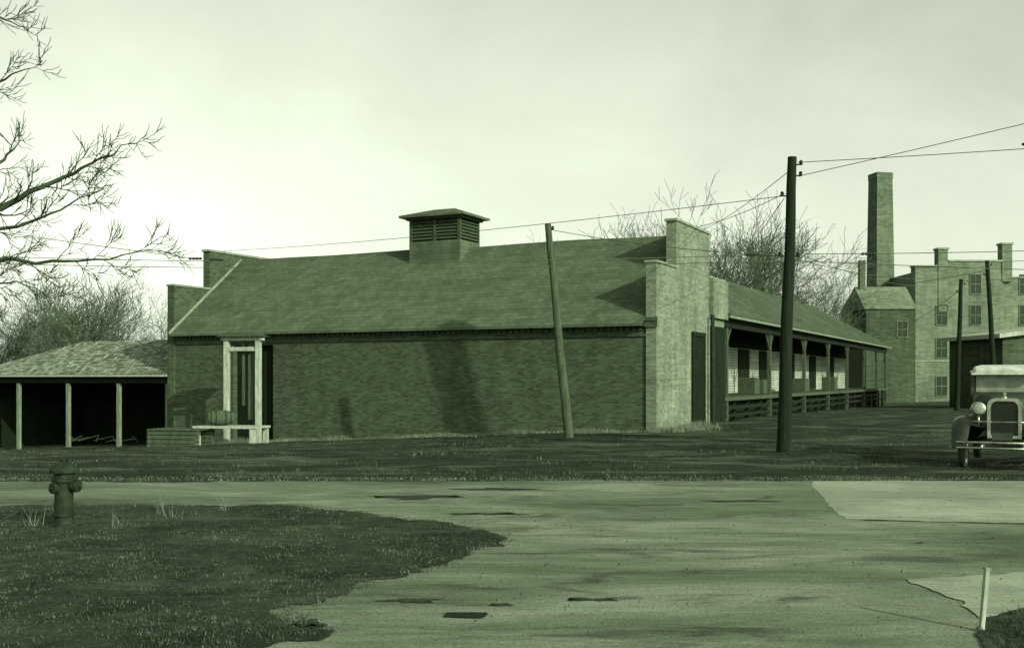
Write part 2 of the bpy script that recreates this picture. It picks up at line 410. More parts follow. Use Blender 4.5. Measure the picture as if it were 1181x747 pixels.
# ------------------------------------------------------------------ loading dock
D = empty('loading_dock_building', (AX, AY, 0), ANG)
y0, y1, yr = DP+.01, 55.8, 47.5
b = B()
ex, ez, rx, rz = .25, 4.12, -4.0, 6.8
b.add([(ex, y0, ez), (ex, y1, ez), (rx, yr, rz), (rx, y0, rz), (-8.2, y1, ez), (-8.2, y0, ez)], [(0, 1, 2, 3), (1, 4, 2), (4, 5, 3, 2)])
b.obj('roof', M_shingleY, D)
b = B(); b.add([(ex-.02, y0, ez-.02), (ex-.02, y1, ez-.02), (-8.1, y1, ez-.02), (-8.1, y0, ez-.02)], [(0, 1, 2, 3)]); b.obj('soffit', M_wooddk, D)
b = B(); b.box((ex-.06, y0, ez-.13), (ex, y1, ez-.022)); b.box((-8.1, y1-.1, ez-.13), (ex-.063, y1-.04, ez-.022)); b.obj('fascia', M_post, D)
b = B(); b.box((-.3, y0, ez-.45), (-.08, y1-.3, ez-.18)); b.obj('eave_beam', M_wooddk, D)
posts = [9.0, 16.4, 20.4, 24.2, 31, 37.5, 44.5, 50.5, 55.3]
b = B()
for y in posts:
    p = l2w(-.19, y); q_ = gz(p.x, p.y)
    b.box((-.27, y-.09, q_-.1), (-.11, y+.09, ez-.453))
    for s in (-1, 1):
        b.add([(-.22, y+s*.09, 2.95), (-.16, y+s*.09, 2.95), (-.16, y+s*.75, ez-.46), (-.22, y+s*.75, ez-.46), (-.22, y+s*.09, 3.07), (-.16, y+s*.09, 3.07), (-.16, y+s*.63, ez-.46), (-.22, y+s*.63, ez-.46)], [(0, 1, 2, 3), (4, 5, 6, 7), (0, 3, 7, 4), (1, 2, 6, 5)])
b.obj('posts', M_woodmd, D)
b = B(); b.box((-3.2, y0, .8), (-.05, y1, .95))
b.obj('platform_deck', M_woodmd, D)
b = B()
y = y0+.5
while y < y1:
    for xx in (-.35, -1.8):
        p = l2w(xx, y); b.box((xx-.08, y-.08, gz(p.x, p.y)-.1), (xx+.08, y+.08, .797))
    y += 2.2
b.box((-.2, y0, .45), (-.12, y1, .6)); b.box((-.2, y0, .15), (-.12, y1, .28))
b.box((-1.0, y0, -.8), (-.9, y1, .79))
b.obj('platform_supports', M_wooddk, D)
b = B(); b.box((-3.4, y0, -.8), (-3.2, y1-.5, ez-.03)); b.box((-8, y1-.7, -.8), (-3.4, y1-.5, ez-.03)); b.box((-8, y0, -.8), (-7.8, y1-.5, ez-.03)); b.obj('clapboard_wall', M_clap, D)
b = B()
for yy in (14.5, 22.5, 27, 34, 41, 48):
    b.box((-3.2, yy, .98), (-3.14, yy+2.2, 3.2))
b.box((-3.2, y0, 3.25), (-3.15, y1-.5, ez-.04))  # plain dark band above the doors, full wall length
b.obj('freight_doors_and_band', M_dark, D)
b = B()
for yy in (17.5, 19.2, 29.5, 38.5): b.box((-1.9, yy, .953), (-1.1, yy+.9, 1.6+.4*R.random()))
b.obj('crates', M_woodmd, D, bevel=.02)

# ------------------------------------------------------------------ open shed at the left
S = empty('open_shed', (AX, AY, 0), ANG)
sx0, sx1, sy0 = -32.2, -LN-.02, .3
b = B()
sez, srz, sd = 1.84, 3.4, 3.4
b.add([(sx0-.3, sy0-.35, sez), (sx1, sy0-.35, sez), (sx1, sy0+sd, srz), (sx0+3.2, sy0+sd, srz), (sx1, sy0+2*sd, sez), (sx0-.3, sy0+2*sd, sez)], [(0, 1, 2, 3), (3, 2, 4, 5), (0, 3, 5)])
b.obj('roof', M_shedroof, S)
b = B(); b.box((sx0-.3, sy0-.36, sez-.09), (sx1, sy0-.3, sez-.01)); b.obj('fascia', M_wood, S)
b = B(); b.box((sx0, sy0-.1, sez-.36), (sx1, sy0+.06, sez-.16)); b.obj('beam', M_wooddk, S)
b = B()
for x in (-32, -29.2, -26.2, -23.3, -20.65):
    b.box((x-.08, sy0-.08, -1.8), (x+.08, sy0+.05, sez-.363))
b.obj('posts', M_post, S)
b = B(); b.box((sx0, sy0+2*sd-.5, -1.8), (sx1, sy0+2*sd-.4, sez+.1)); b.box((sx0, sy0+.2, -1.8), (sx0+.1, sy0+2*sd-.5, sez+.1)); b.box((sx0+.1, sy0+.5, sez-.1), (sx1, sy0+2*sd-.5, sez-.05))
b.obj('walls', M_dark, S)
b = B()
for i in range(12):
    x = R.uniform(-27, -22); y = sy0+R.uniform(.1, 1.2); gg = -1.0
    b.tube((x, y, gg), (x+R.uniform(-1, 1), y+R.uniform(0, .6), gg+R.uniform(.1, .35)), .02, .012, 5)
b.obj('stored_poles', M_woodmd, S)

# ------------------------------------------------------------------ wooden gate frame, platform, keg, crib
F = empty('wooden_gate_frame', (-9.62, 39.3, gz(-9.62, 39.3)), ANG*.6)
b = B()
for x in (-.66, .60): b.box((x-.09, -.09, -.1), (x+.09, .09, 3.72))
b.box((-.84, -.11, 3.72), (.80, .11, 3.86)); b.box((-.57, -.05, 3.35), (.51, .05, 3.5))
b.obj('frame_posts', M_wood, F, bevel=.01)
b = B(); b.prism([(-.95, 3.863), (.9, 3.863), (.45, 4.02), (-.5, 4.02)], -.3, .3, 'y'); b.obj('cap_board', M_woodmd, F)
b = B(); b.box((.12, .12, .9), (.42, .2, 3.7)); b.box((-.12, .12, 1.4), (-.04, .2, 3.7)); b.obj('hanging_planks', M_woodmd, F)
P = empty('wooden_platform', (-9.65, 37.9, gz(-9.65, 37.9)), ANG*.5)
b = B()
for i in range(5): b.box((-1.2, -.6+i*.24, .62), (1.15, -.38+i*.24, .70))
for x in (-1.05, 1.0):
    for y in (-.5, .5): b.box((x-.09, y-.07, -.1), (x+.09, y+.07, .617))
b.obj('trestle', M_wood, P, bevel=.01)
K = empty('keg', (-10.05, 37.85, gz(-10, 37.9)+.70+.26), math.radians(20))
b = B(); Mx = Matrix.Rotation(math.radians(90), 4, 'Y')
pr = [(.20, -.42), (.235, -.3), (.26, -.1), (.265, 0), (.26, .1), (.235, .3), (.20, .42)]
b.lathe(pr, 20, Mx); b.obj('staves', M_woodmd, K, smooth=False)
b = B()
for z in (-.33, -.16, .16, .33):
    r = .262-.35*abs(z)**2; b.lathe([(r-.01, z-.02), (r+.008, z-.02), (r+.008, z+.02), (r-.01, z+.02)], 20, Mx)
b.obj('hoops', M_iron, K)
C = empty('log_crib', (-11.35, 37.6, gz(-11.35, 37.6)), ANG*.5)
b = B()
for k in range(4):
    z = .05+k*.15
    for y in (-.5, .5): b.box((-.95, y-.07, z-.07), (.95, y+.07, z+.06))
for k in range(8): b.box((-.93+k*.24, -.62, .57), (-.71+k*.24, .62, .62))
b.obj('timbers', M_woodmd, C, bevel=.01)

# ------------------------------------------------------------------ poles
def pole(base, top, r0, r1, mat, arms=(), name='utility_pole'):
    e = empty(name, base); d = Vector(top)-Vector(base)
    b = B(); n = 16; m = 10
    pts = [Vector((0, 0, -.2))+(d-Vector((0, 0, -.2)))*(i/m)+Vector((.012*math.sin(i*1.1)*(i < m), 0, 0)) for i in range(m+1)]
    for i in range(m):
        b.tube(pts[i], pts[i+1], r0+(r1-r0)*i/m, r0+(r1-r0)*(i+1)/m, n, caps=(i == m-1))
    b.obj('pole_shaft', mat, e, smooth=False)
    b = B()
    for z, dx, dy in arms:
        p = d*(z/d.z)
        b.tube(p, p+Vector((dx, dy, 0)), .02, .015, 6); q = p+Vector((dx, dy, 0))
        b.lathe([(.03, -.01), (.045, .02), (.03, .05), (.045, .07), (.02, .1)], 10, Matrix.Translation(q))
    if arms: b.obj('insulators', M_iron, e)
    return e
T1 = Vector((6.28, 24.6, 6.62)); B1 = Vector((6.07, 24.6, 0))
pole(B1, T1, .16, .10, M_wooddk, [(6.45, .2, 0), (6.2, .2, 0), (5.75, -.2, 0), (4.4, -.2, 0), (4.4, .2, 0)])
pole((1.63, 31.2, gz(1.63, 31.2)), (1.02, 31.2, 6.05), .14, .09, M_woodmd, [(5.9, .12, 0)])
pole((24.3, 60, gz(24.3, 60)), (24.55, 60, 7.1), .15, .1, M_wooddk, [(6.9, .2, 0), (6.5, -.2, 0)])
pole((25.6, 58, gz(25.6, 58)), (25.1, 58, 7.9), .16, .1, M_wooddk, [(7.7, .2, 0), (7.2, -.2, 0)])
# unseen leaning shaft, added off-view to cast the diagonal shadow on the warehouse wall
SC = empty('shadow_caster', (14.87, 19.4, 0))
b = B(); q = random.Random(3); base = Vector((0, 0, -.3)); top = Vector((-3.47, 1.7, 13.3)); pp = base
for i in range(1, 11):
    c = base.lerp(top, i/10); b.tube(pp, c, .36-.006*(i-1), .36-.006*i, 14, caps=(i == 10)); pp = c
b.obj('caster_shaft', M_bark, SC)
b = B()
for i in range(5):
    t = q.uniform(.2, .5); c = base.lerp(top, t); dd = Vector((abs(q.gauss(0, 1)), q.gauss(0, .5), .8)).normalized(); b.tube(c, c+dd*1.3, .08, .04, 7)
b.obj('caster_stubs', M_bark, SC)
b = B()
def wire(p, q, sag, r=.009, n=22):
    p = Vector(p); q = Vector(q); pts = []
    for i in range(n+1):
        t = i/n; c = p.lerp(q, t); c.z -= sag*4*t*(1-t); pts.append(c)
    for i in range(n): b.tube(pts[i], pts[i+1], r, r, 5, caps=False)
up = l2w(-LN+.2, 3, 7.05)
wire((6.4, 24.6, 6.5), (20, 18, 6.4), .1); wire((6.45, 24.6, 6.2), (20, 18, 8.8), .1)
wire((6.1, 24.6, 5.75), up, .15)
wire((6.0, 24.6, 4.45), (-17, 26, 4.75), .25); wire((6.0, 24.6, 4.30), (-17, 26, 4.55), .22)
wire((-17, 26, 5.9), (-7.5, 26, 4.5), .05)
wire((6.2, 24.6, 6.3), l2w(-.2, 5.9, 7.1), .1, .009); wire((6.1, 24.6, 5.8), l2w(-.2, 5.0, 7.1), .1, .009); wire((6.1, 24.6, 5.7), l2w(0, 7.9, 5.5), .1, .009)
wire((6.3, 24.6, 4.5), (24.3, 60, 7.0), .5); wire((6.3, 24.6, 4.35), (25.1, 58, 7.7), .6)
wire((6.3, 24.6, 4.45), (22, 25, 5.1), .15); wire((6.3, 24.6, 4.3), (22, 24, 3.9), .1)
wire((24.6, 60, 7.0), (60, 50, 9), .3, .016); wire((25.1, 58, 7.8), (60, 50, 10), .3, .016); wire((24.6, 60, 6.6), l2w(0, 50, 4.6), .3, .014)
wire((1.05, 31.2, 5.9), (6.0, 24.6, 4.4), .1)
wire((25.1, 58, 7.4), (33, 108, 11), .4, .016)
b.obj('overhead_wires', M_wire)
b = B()
for p in ((-7.5, 26, 4.5), (-7.0, 26, 4.47), (5.4, 24.63, 4.44), (8.0, 24.66, 4.46), (10.7, 22.7, 6.5)):
    b.lathe([(.015, -.16), (.035, -.12), (.02, -.08), (.035, -.04), (.02, 0), (.035, .04), (.02, .08), (.035, .12), (.015, .16)], 8, Matrix.Translation(p) @ Matrix.Rotation(math.pi/2, 4, 'Y'))
b.obj('wire_insulators', M_iron)

# ------------------------------------------------------------------ distant buildings
def window(bf, bg, x, z, w, h, y):
    bg.box((x, y-.03, z), (x+w, y-.004, z+h))
    t = .07
    bf.box((x-t, y-.08, z-t), (x, y-.002, z+h+t)); bf.box((x+w, y-.08, z-t), (x+w+t, y-.002, z+h+t))
    bf.box((x, y-.08, z+h), (x+w, y-.002, z+h+t)); bf.box((x, y-.12, z-t), (x+w, y-.002, z))
    bf.box((x, y-.06, z+h*.5-.03), (x+w, y-.031, z+h*.5+.03)); bf.box((x+w/2-.02, y-.055, z), (x+w/2+.02, y-.031, z+h*.5-.03)); bf.box((x+w/2-.02, y-.055, z+h*.5+.03), (x+w/2+.02, y-.031, z+h))
M_glass, nt_, b_ = new_mat('window_glass'); b_.inputs['Base Color'].default_value = tone(.03); b_.inputs['Roughness'].default_value = .3
M_frame = noise_mat('old_window_paint', .10, .20, 2)
I = empty('brick_institution', (0, 110, -.6), 0)
b = B()
b.box((40.4, 0, -1), (49.2, 9, 13.0)); b.box((49.203, .3, -1), (60, 9.3, 12.4)); b.box((42.7, -.08, 9), (43.65, 1, 15.2)); b.box((49.1, -.08, 12), (50.1, 1, 15.7))
b.box((40.4, .02, 13), (42.7, 1.2, 13.5)); b.box((43.65, .02, 13), (49.1, 1.2, 14.0))
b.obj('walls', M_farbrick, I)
b = B(); b.box((42.6, -.18, 15.2), (43.75, 1.1, 15.4)); b.box((49.0, -.18, 15.7), (50.2, 1.1, 15.9)); b.box((43.755, -.1, 14.0), (49.1, 1.3, 14.18)); b.box((40.3, -.1, 13.5), (42.6, 1.3, 13.65)); b.box((40.35, -.06, 4.0), (49.2, -.003, 4.15)); b.box((49.21, .22, 12.4), (60, 1.2, 12.55))
b.obj('coping', M_stone, I)
bf = B(); bg = B()
for z in (.6, 4.4, 7.7, 10.8):
    for x in (42.5, 45.9):
        if z > 10 and x < 43: continue
        window(bf, bg, x, z, 1.05, 1.9, 0)
    for x in (51, 54, 57): window(bf, bg, x, z, 1.05, 1.9, .3)
bf.obj('window_frames', M_frame, I); bg.obj('window_glass', M_glass, I)
AN = empty('brick_annex', (0, 106, -.6), 0)
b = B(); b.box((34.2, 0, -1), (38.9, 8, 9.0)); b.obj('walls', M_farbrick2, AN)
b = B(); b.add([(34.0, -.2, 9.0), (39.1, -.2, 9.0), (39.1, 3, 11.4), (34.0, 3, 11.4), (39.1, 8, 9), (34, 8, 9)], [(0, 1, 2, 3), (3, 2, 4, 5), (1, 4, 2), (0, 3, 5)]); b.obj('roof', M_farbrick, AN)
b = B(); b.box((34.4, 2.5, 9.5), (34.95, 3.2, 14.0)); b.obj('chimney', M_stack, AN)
bf = B(); bg = B(); window(bf, bg, 37.2, 6.3, .95, 1.5, 0)
bf.obj('window_frames', M_frame, AN); bg.obj('window_glass', M_glass, AN)
SS = empty('smokestack', (39.6, 118, -.6), math.radians(12))
b = B()
def sq(r, z): return [(-r, -r, z), (r, -r, z), (r, r, z), (-r, r, z)]
lv = [(1.2, 0), (1.05, 12), (.90, 23.6), (.93, 23.65), (.93, 24.3)]
vs = []
for r, z in lv: vs += sq(r, z)
fs = [(k*4+i, k*4+(i+1) % 4, (k+1)*4+(i+1) % 4, (k+1)*4+i) for k in range(len(lv)-1) for i in range(4)]+[(16, 17, 18, 19)]
b.add(vs, fs); b.obj('shaft', M_stack, SS)
G = empty('wooden_garage', (29.5, 66, -.4), math.radians(8))
b = B(); b.box((0, 0, -1), (12, 6, 4.6)); b.obj('walls', M_farbrick2, G)
b = B(); b.add([(-.5, -.5, 4.5), (12.5, -.5, 6.1), (12.5, 6.5, 6.1), (-.5, 6.5, 4.5), (-.5, -.5, 4.75), (12.5, -.5, 6.35), (12.5, 6.5, 6.35), (-.5, 6.5, 4.75)], [(0, 3, 2, 1), (4, 5, 6, 7), (0, 1, 5, 4), (1, 2, 6, 5), (2, 3, 7, 6), (3, 0, 4, 7)]); b.obj('roof', M_wood, G)
b = B(); b.prism([(0, 4.6), (12, 4.6), (12, 6.0)], 0.01, .2, 'y'); b.obj('gable_boards', M_farbrick2, G)
bf = B(); bg = B(); window(bf, bg, 1.5, 1.6, 1.0, 1.6, 0); window(bf, bg, 4, 1.6, 1, 1.6, 0); bf.obj('window_frames', M_frame, G); bg.obj('window_glass', M_glass, G)

# ------------------------------------------------------------------ trees
def tree_mesh(name, height, r0, seed, levels=5, kids=(5, 5, 4, 4), trunk_frac=.3, twig=.008):
    q = random.Random(seed); b = B()
    def br(p, d, L, r, lv):
        nseg = 5 if lv < 2 else (3 if lv < 4 else 2); pts = [p]; dd = d.copy()
        for i in range(nseg):
            j = .10 if lv == 0 else .17
            dd = (dd+Vector((q.gauss(0, j), q.gauss(0, j), q.gauss(0, j)+(.06 if lv > 0 else .1)))).normalized()
            pts.append(pts[-1]+dd*L/nseg)
        r1 = r*.45 if lv else r*.55
        n = 8 if lv == 0 else (5 if lv == 1 else 3)
        for i in range(nseg):
            b.tube(pts[i], pts[i+1], max(twig, r+(r1-r)*i/nseg), max(twig, r+(r1-r)*(i+1)/nseg), n, caps=False)
        if lv >= levels: return
        k = kids[min(lv, len(kids)-1)]
        for c in range(k):
            t = q.uniform(trunk_frac if lv == 0 else .2, 1.0) if c else 1.0
            i = min(nseg-1, int(t*nseg)); pp = pts[i].lerp(pts[i+1], t*nseg-i)
            ax = (pts[i+1]-pts[i]).normalized(); o = ax.orthogonal().normalized(); o.rotate(Matrix.Rotation(q.random()*6.28, 3, ax))
            sp = q.uniform(.35, .85); nd = (ax*math.cos(sp)+o*math.sin(sp)); nd.z += .12; nd.normalize()
            br(pp, nd, L*q.uniform(.5, .75) if lv else L*q.uniform(.7, 1.0), max(twig, (r+(r1-r)*t)*q.uniform(.45, .7)), lv+1)
    br(Vector((0, 0, -.2)), Vector((0, 0, 1)), height*.36, r0, 0)
    me = bpy.data.meshes.new(name); me.from_pydata(b.v, [], b.f); me.materials.append(M_twig)
    zz = sorted(v[2] for v in b.v); return me, zz[int(len(zz)*.993)]
meshes = [tree_mesh('bare_tree_mesh', 10, .2, s, levels=5, kids=(7, 5, 4, 4, 3), twig=.008) for s in (11, 23, 37)]
def put(px, dist, topz, k, rot, wide=1.0):
    me, zs = meshes[k % 3]; s = topz/zs
    X = (px-590.5)/1266*dist
    o = bpy.data.objects.new('bare_tree', me); o.location = (X, dist, gz(X, dist)-.2); o.scale = (s*wide, s*wide, s); o.rotation_euler = (0, 0, rot); link(o)
for a in [(15, 72, 8.8, 0, .3, 1.3), (75, 66, 9.4, 1, 1.3, 1.2), (125, 70, 9.8, 2, 2.2, 1.2), (175, 78, 9.0, 0, 3.9, 1.3), (-30, 75, 9, 1, 2, 1.3), (60, 90, 10, 2, 5, 1.6), (150, 95, 10.5, 0, 1, 1.5),
          (650, 92, 14.6, 0, .5, 1.0), (705, 96, 15.0, 1, 2.4, 1.2), (765, 95, 16.4, 2, 1.1, 1.2), (815, 90, 16.8, 0, 2.9, 1.2), (870, 94, 16.0, 1, 4.4, 1.1), (915, 98, 13.6, 2, 3.0, 1.1), (950, 100, 11.8, 0, 5.0, .9), (845, 104, 18.0, 2, 5.6, 1.2), (895, 102, 15.6, 0, 1.2, 1.1)]:
    put(*a)

# overhanging tree at left, trunk outside the view
b = B(); q = random.Random(5)
def limb(pts, r0, r1, tw=9, depth=0):
    pts = [Vector(p) for p in pts]
    fine = []; sub = 4 if depth == 0 else 2
    for i in range(len(pts)-1):
        seg = (pts[i+1]-pts[i]).length/sub; j = seg*.10
        for k in range(sub):
            fine.append(pts[i].lerp(pts[i+1], k/sub)+(Vector((q.gauss(0, j), q.gauss(0, j), q.gauss(0, j))) if (i or k) else Vector()))
    fine.append(pts[-1]); n = len(fine)-1
    for i in range(n): b.tube(fine[i], fine[i+1], r0+(r1-r0)*i/n, r0+(r1-r0)*(i+1)/n, 6 if r0 > .02 else 4, caps=False)
    side = 1
    for k in range(tw):
        t = .12+.86*(k+q.random())/max(1, tw); i = min(n-1, int(t*n)); p = fine[i].lerp(fine[i+1], q.random()); ax = (fine[i+1]-fine[i]).normalized()
        side = -side
        o = Vector((q.gauss(0, .4), q.gauss(0, .8), side*q.uniform(.5, 1)+.25)).normalized()
        d = (ax*q.uniform(.8, 1.2)+o*.7).normalized(); L = q.uniform(.25, .6)*(1-.4*t)*(1 if depth == 0 else (.5 if depth == 1 else .35)); r = max(.0035, (r0+(r1-r0)*t)*.42)
        if depth < 3:
            mid = p+d*L*.5; end = mid+(d+Vector((0, q.gauss(0, .1), q.uniform(0, .3)))).normalized()*L*.5
            limb([p, mid, end], r, .0022, (5, 4, 2, 0)[depth], depth+1)
Y0 = 10.0
def lp(px, y, dy=0):
    Yd = Y0+dy; return ((px-590.5)/1266*Yd, Yd, H+(437-y)/1266*Yd)
trunk = Vector((-6.6, 10.2, 0))
limb([trunk, trunk+Vector((.1, 0, 1.5)), trunk+Vector((.0, .1, 3.2)), trunk+Vector((-.2, .1, 5.2))], .24, .12, 0)
limb([(-6.55, 10.2, 2.6), lp(-40, 255), lp(10, 235, .1), lp(60, 212, .1), lp(105, 188, 0), lp(155, 165, -.1)], .045, .003, 13)
limb([(-6.55, 10.2, 2.3), lp(-30, 300), lp(40, 302, -.2), lp(110, 300, -.3), lp(172, 287, -.3)], .028, .003, 11)
limb([(-6.6, 10.2, 3.2), lp(-40, 215), lp(5, 185, .3), lp(25, 160, .4)], .035, .003, 5)
limb([(-6.7, 10.3, 4.0), lp(-60, 110), lp(-5, 95, .3), lp(40, 78, .2)], .03, .003, 5)
limb([(-6.75, 10.3, 4.6), lp(-60, 30), lp(-5, 18, .3), lp(32, 32, .2)], .025, .003, 5)
limb([(-6.6, 10.2, 2.7), lp(-40, 270), lp(20, 262, -.2), lp(70, 240, -.2), lp(120, 218, -.3)], .026, .003, 9)
limb([(-6.55, 10.2, 2.2), lp(-30, 330), lp(20, 325, .2), lp(65, 345, .3)], .02, .003, 6)
b.obj('bare_tree', M_bark)

# ------------------------------------------------------------------ fire hydrant
HY = empty('fire_hydrant', (-5.02, 12.3, 0))
b = B()
b.lathe([(.15, 0), (.15, .03), (.11, .035), (.105, .06), (.102, .12), (.13, .125), (.13, .155), (.105, .16), (.10, .33), (.105, .50), (.135, .505), (.135, .54), (.108, .545), (.112, .60), (.155, .605), (.16, .635), (.14, .665), (.10, .70), (.05, .722), (.045, .728), (.045, .76), (.03, .77)], 28)
b.obj('barrel', M_iron, HY, smooth=False)
b = B()
def ry(d): return Vector((0, 0, 1)).rotation_difference(Vector(d)).to_matrix().to_4x4()
b.lathe([(.055, .05), (.055, .14), (.07, .142), (.07, .19), (.05, .195), (.02, .2), (.02, .225), (.01, .23)], 18, Matrix.Translation((0, 0, .46)) @ ry((.95, -.3, 0)))
b.lathe([(.05, .05), (.05, .12), (.062, .122), (.062, .155), (.045, .16), (.018, .165), (.018, .19), (.01, .195)], 18, Matrix.Translation((0, 0, .44)) @ ry((-.5, -.85, 0)))
for k in range(8):
    a = k*math.pi/4; b.tube((.12*math.cos(a), .12*math.sin(a), .49), (.12*math.cos(a), .12*math.sin(a), .555), .012, .012, 6)
b.obj('nozzles_and_bolts', M_iron, HY)

# marker post
MP = empty('marker_post', (3.07, 7.18, 0))
b = B(); b.box((-.013, -.02, -.05), (.013, .02, .41)); o = b.obj('stake', M_wood, MP, bevel=.003); o.rotation_euler = (0, math.radians(5), 0)
b = B(); b.box((-.018, -.024, .405), (.02, .024, .42)); o = b.obj('stake_cap', M_stone, MP); o.rotation_euler = (0, math.radians(5), 0)

# ------------------------------------------------------------------ car
def paint(name, v, rough=.3, metal=0, spec=.5):
    m, nt, b = new_mat(name)
    tc = N(nt, 'ShaderNodeTexCoord'); n = nz(nt, tc.outputs['Object'], 6, 6)
    c = ramp(nt, n, [(.35, tone(v*.75)), (.7, tone(min(.9, v*1.3)))]); nt.links.new(c, b.inputs['Base Color'])
    rr = ramp(nt, n, [(.3, g(rough)), (.7, g(min(1, rough+.25)))]); nt.links.new(rr, b.inputs['Roughness'])
    b.inputs['Metallic'].default_value = metal; b.inputs['Specular IOR Level'].default_value = spec
    return m
M_blk = paint('black_enamel', .015, .25); M_body = paint('body_paint', .04, .35); M_chr = paint('nickel', .5, .3, 1); M_top = paint('canvas_top', .5, .8); M_tire = paint('tyre_rubber', .03, .8); M_whl = paint('wheel_paint', .3, .5); M_gl = paint('car_glass', .25, .08)
CAR = empty('parked_car', (9.12, 20.3, 0), -math.atan2(9.12, 20.3)+math.radians(-4))
def sweep(b, path, drop=.07):
    n = 7; rows = []
    for (y, z, xc, hw) in path:
        rows.append([(xc+hw*(k/(n-1)*2-1), y, z-drop*((k/(n-1)*2-1)**2)) for k in range(n)])
    vs = [p for r in rows for p in r]; m = len(rows)
    vs2 = [(p[0], p[1], p[2]-.02) for p in vs]
    fs = [(i*n+k, i*n+k+1, (i+1)*n+k+1, (i+1)*n+k) for i in range(m-1) for k in range(n-1)]
    b.add(vs, fs); b.add(vs2, fs)
    for k in (0, n-1):
        b.add([v for i in range(m) for v in (vs[i*n+k], vs2[i*n+k])], [(2*i, 2*i+1, 2*i+3, 2*i+2) for i in range(m-1)])
b = B()
for s in (-1, 1):
    sweep(b, [(-.52, .42, s*.74, .12), (-.48, .60, s*.74, .14), (-.36, .80, s*.73, .155), (-.18, .93, s*.72, .16), (.02, .97, s*.71, .165), (.25, .90, s*.70, .165), (.5, .68, s*.71, .16), (.75, .48, s*.72, .16), (.95, .42, s*.73, .16), (1.9, .42, s*.73, .16)])
    sweep(b, [(2.2, .44, s*.72, .15), (2.3, .72, s*.72, .15), (2.5, .92, s*.72, .15), (2.8, .97, s*.72, .15), (3.05, .85, s*.72, .15), (3.25, .55, s*.72, .15)])
    b.add([(s*.56, -.3, .8), (s*.27, -.12, .72), (s*.38, .9, .72), (s*.56, .7, .5), (s*.56, .1, .95)], [(0, 1, 4), (1, 2, 4), (2, 3, 4)])
b.obj('fenders', M_blk, CAR, smooth=True)
bt = B(); bw = B()
for (x, y) in ((-.72, 0), (.72, 0), (-.72, 2.75), (.72, 2.75)):
    M = Matrix.Translation((x, y, .39)) @ Matrix.Rotation(math.pi/2, 4, 'Y')
    prof = [(.30, -.05), (.335, -.066), (.37, -.06), (.39, -.03), (.392, 0), (.39, .03), (.37, .06), (.335, .066), (.30, .05)]
    n = 32; vs = []
    for r, z in prof:
        for i in range(n): a = 2*math.pi*i/n; vs.append(M @ Vector((r*math.cos(a), r*math.sin(a), z)))
    bt.add(vs, [(k*n+i, k*n+(i+1) % n, ((k+1) % 9)*n+(i+1) % n, ((k+1) % 9)*n+i) for k in range(9) for i in range(n)])
    vs = []
    for r, z in [(.275, -.05), (.305, -.055), (.305, .055), (.275, .05)]:
        for i in range(n): a = 2*math.pi*i/n; vs.append(M @ Vector((r*math.cos(a), r*math.sin(a), z)))
    bw.add(vs, [(k*n+i, k*n+(i+1) % n, ((k+1) % 4)*n+(i+1) % n, ((k+1) % 4)*n+i) for k in range(4) for i in range(n)])
    bw.lathe([(.07, -.09), (.08, -.03), (.08, .03), (.07, .09)], 14, M)
    for i in range(18):
        a = i*2*math.pi/18; bw.tube(M @ Vector((.07*math.cos(a), .07*math.sin(a), 0)), M @ Vector((.28*math.cos(a+.1), .28*math.sin(a+.1), .0)), .011, .011, 5)
bt.obj('tyres', M_tire, CAR, smooth=True); bw.obj('wheels', M_whl, CAR)
def outline(w0, w1, z0, z1, r=.12, n=4):
    pts = [(-w0, z0), (-w0*1.0, z0+.02)]
    for k in range(n+1):
        a = math.pi-k*(math.pi/2)/n; pts.append((-w1+r+r*math.cos(a), z1-r+r*math.sin(a)))
    for k in range(n+1):
        a = math.pi/2-k*(math.pi/2)/n; pts.append((w1-r+r*math.cos(a), z1-r+r*math.sin(a)))
    pts += [(w0, z0+.02), (w0, z0)]
    return pts
def loft(b, secs, cap=True):
    n = len(secs[0][1]); vs = []
    for y, o in secs: vs += [(p[0], y, p[1]) for p in o]
    fs = [(k*n+i, k*n+(i+1) % n, (k+1)*n+(i+1) % n, (k+1)*n+i) for k in range(len(secs)-1) for i in range(n)]
    if cap: fs += [tuple(range(n)), tuple(range(len(secs)*n-1, (len(secs)-1)*n-1, -1))]
    b.add(vs, fs)
b = B(); loft(b, [(-.10, outline(.26, .27, .60, 1.26)), (.4, outline(.30, .31, .60, 1.28)), (.92, outline(.42, .42, .55, 1.33)), (1.1, outline(.60, .56, .50, 1.36))]); b.obj('hood', M_body, CAR)
b = B()
loft(b, [(1.1, outline(.66, .62, .48, 1.36, .08)), (1.6, outline(.70, .70, .46, 1.34, .05)), (2.9, outline(.70, .70, .46, 1.34, .05)), (3.15, outline(.6, .62, .5, 1.3, .1))])
b.obj('body', M_body, CAR)
b = B()
for s in (-1, 1):
    for y0_, y1_ in ((1.12, 1.2), (1.95, 2.03), (2.85, 3.05)): b.box((s*.66-.035, y0_, 1.33), (s*.66+.035, y1_, 1.80))
b.box((-.62, 1.1, 1.72), (.62, 1.16, 1.80)); b.box((-.63, 1.1, 1.36), (.63, 1.15, 1.40)); b.box((-.5, 3.0, 1.33), (.5, 3.08, 1.8))
b.obj('pillars', M_body, CAR)
b = B(); b.box((-.6, 1.12, 1.40), (.6, 1.135, 1.72)); b.obj('windscreen', M_gl, CAR)
b = B(); loft(b, [(.90, outline(.66, .60, 1.735, 1.82, .05)), (1.1, outline(.71, .66, 1.79, 1.90, .07)), (2.2, outline(.72, .68, 1.79, 1.94, .09)), (3.1, outline(.68, .62, 1.78, 1.88, .07))]); b.obj('roof', M_top, CAR)
b = B(); o1 = outline(.29, .29, .56, 1.30, .14); o2 = [(p[0]*.80, .93+(p[1]-.93)*.85) for p in o1]; n = len(o1)
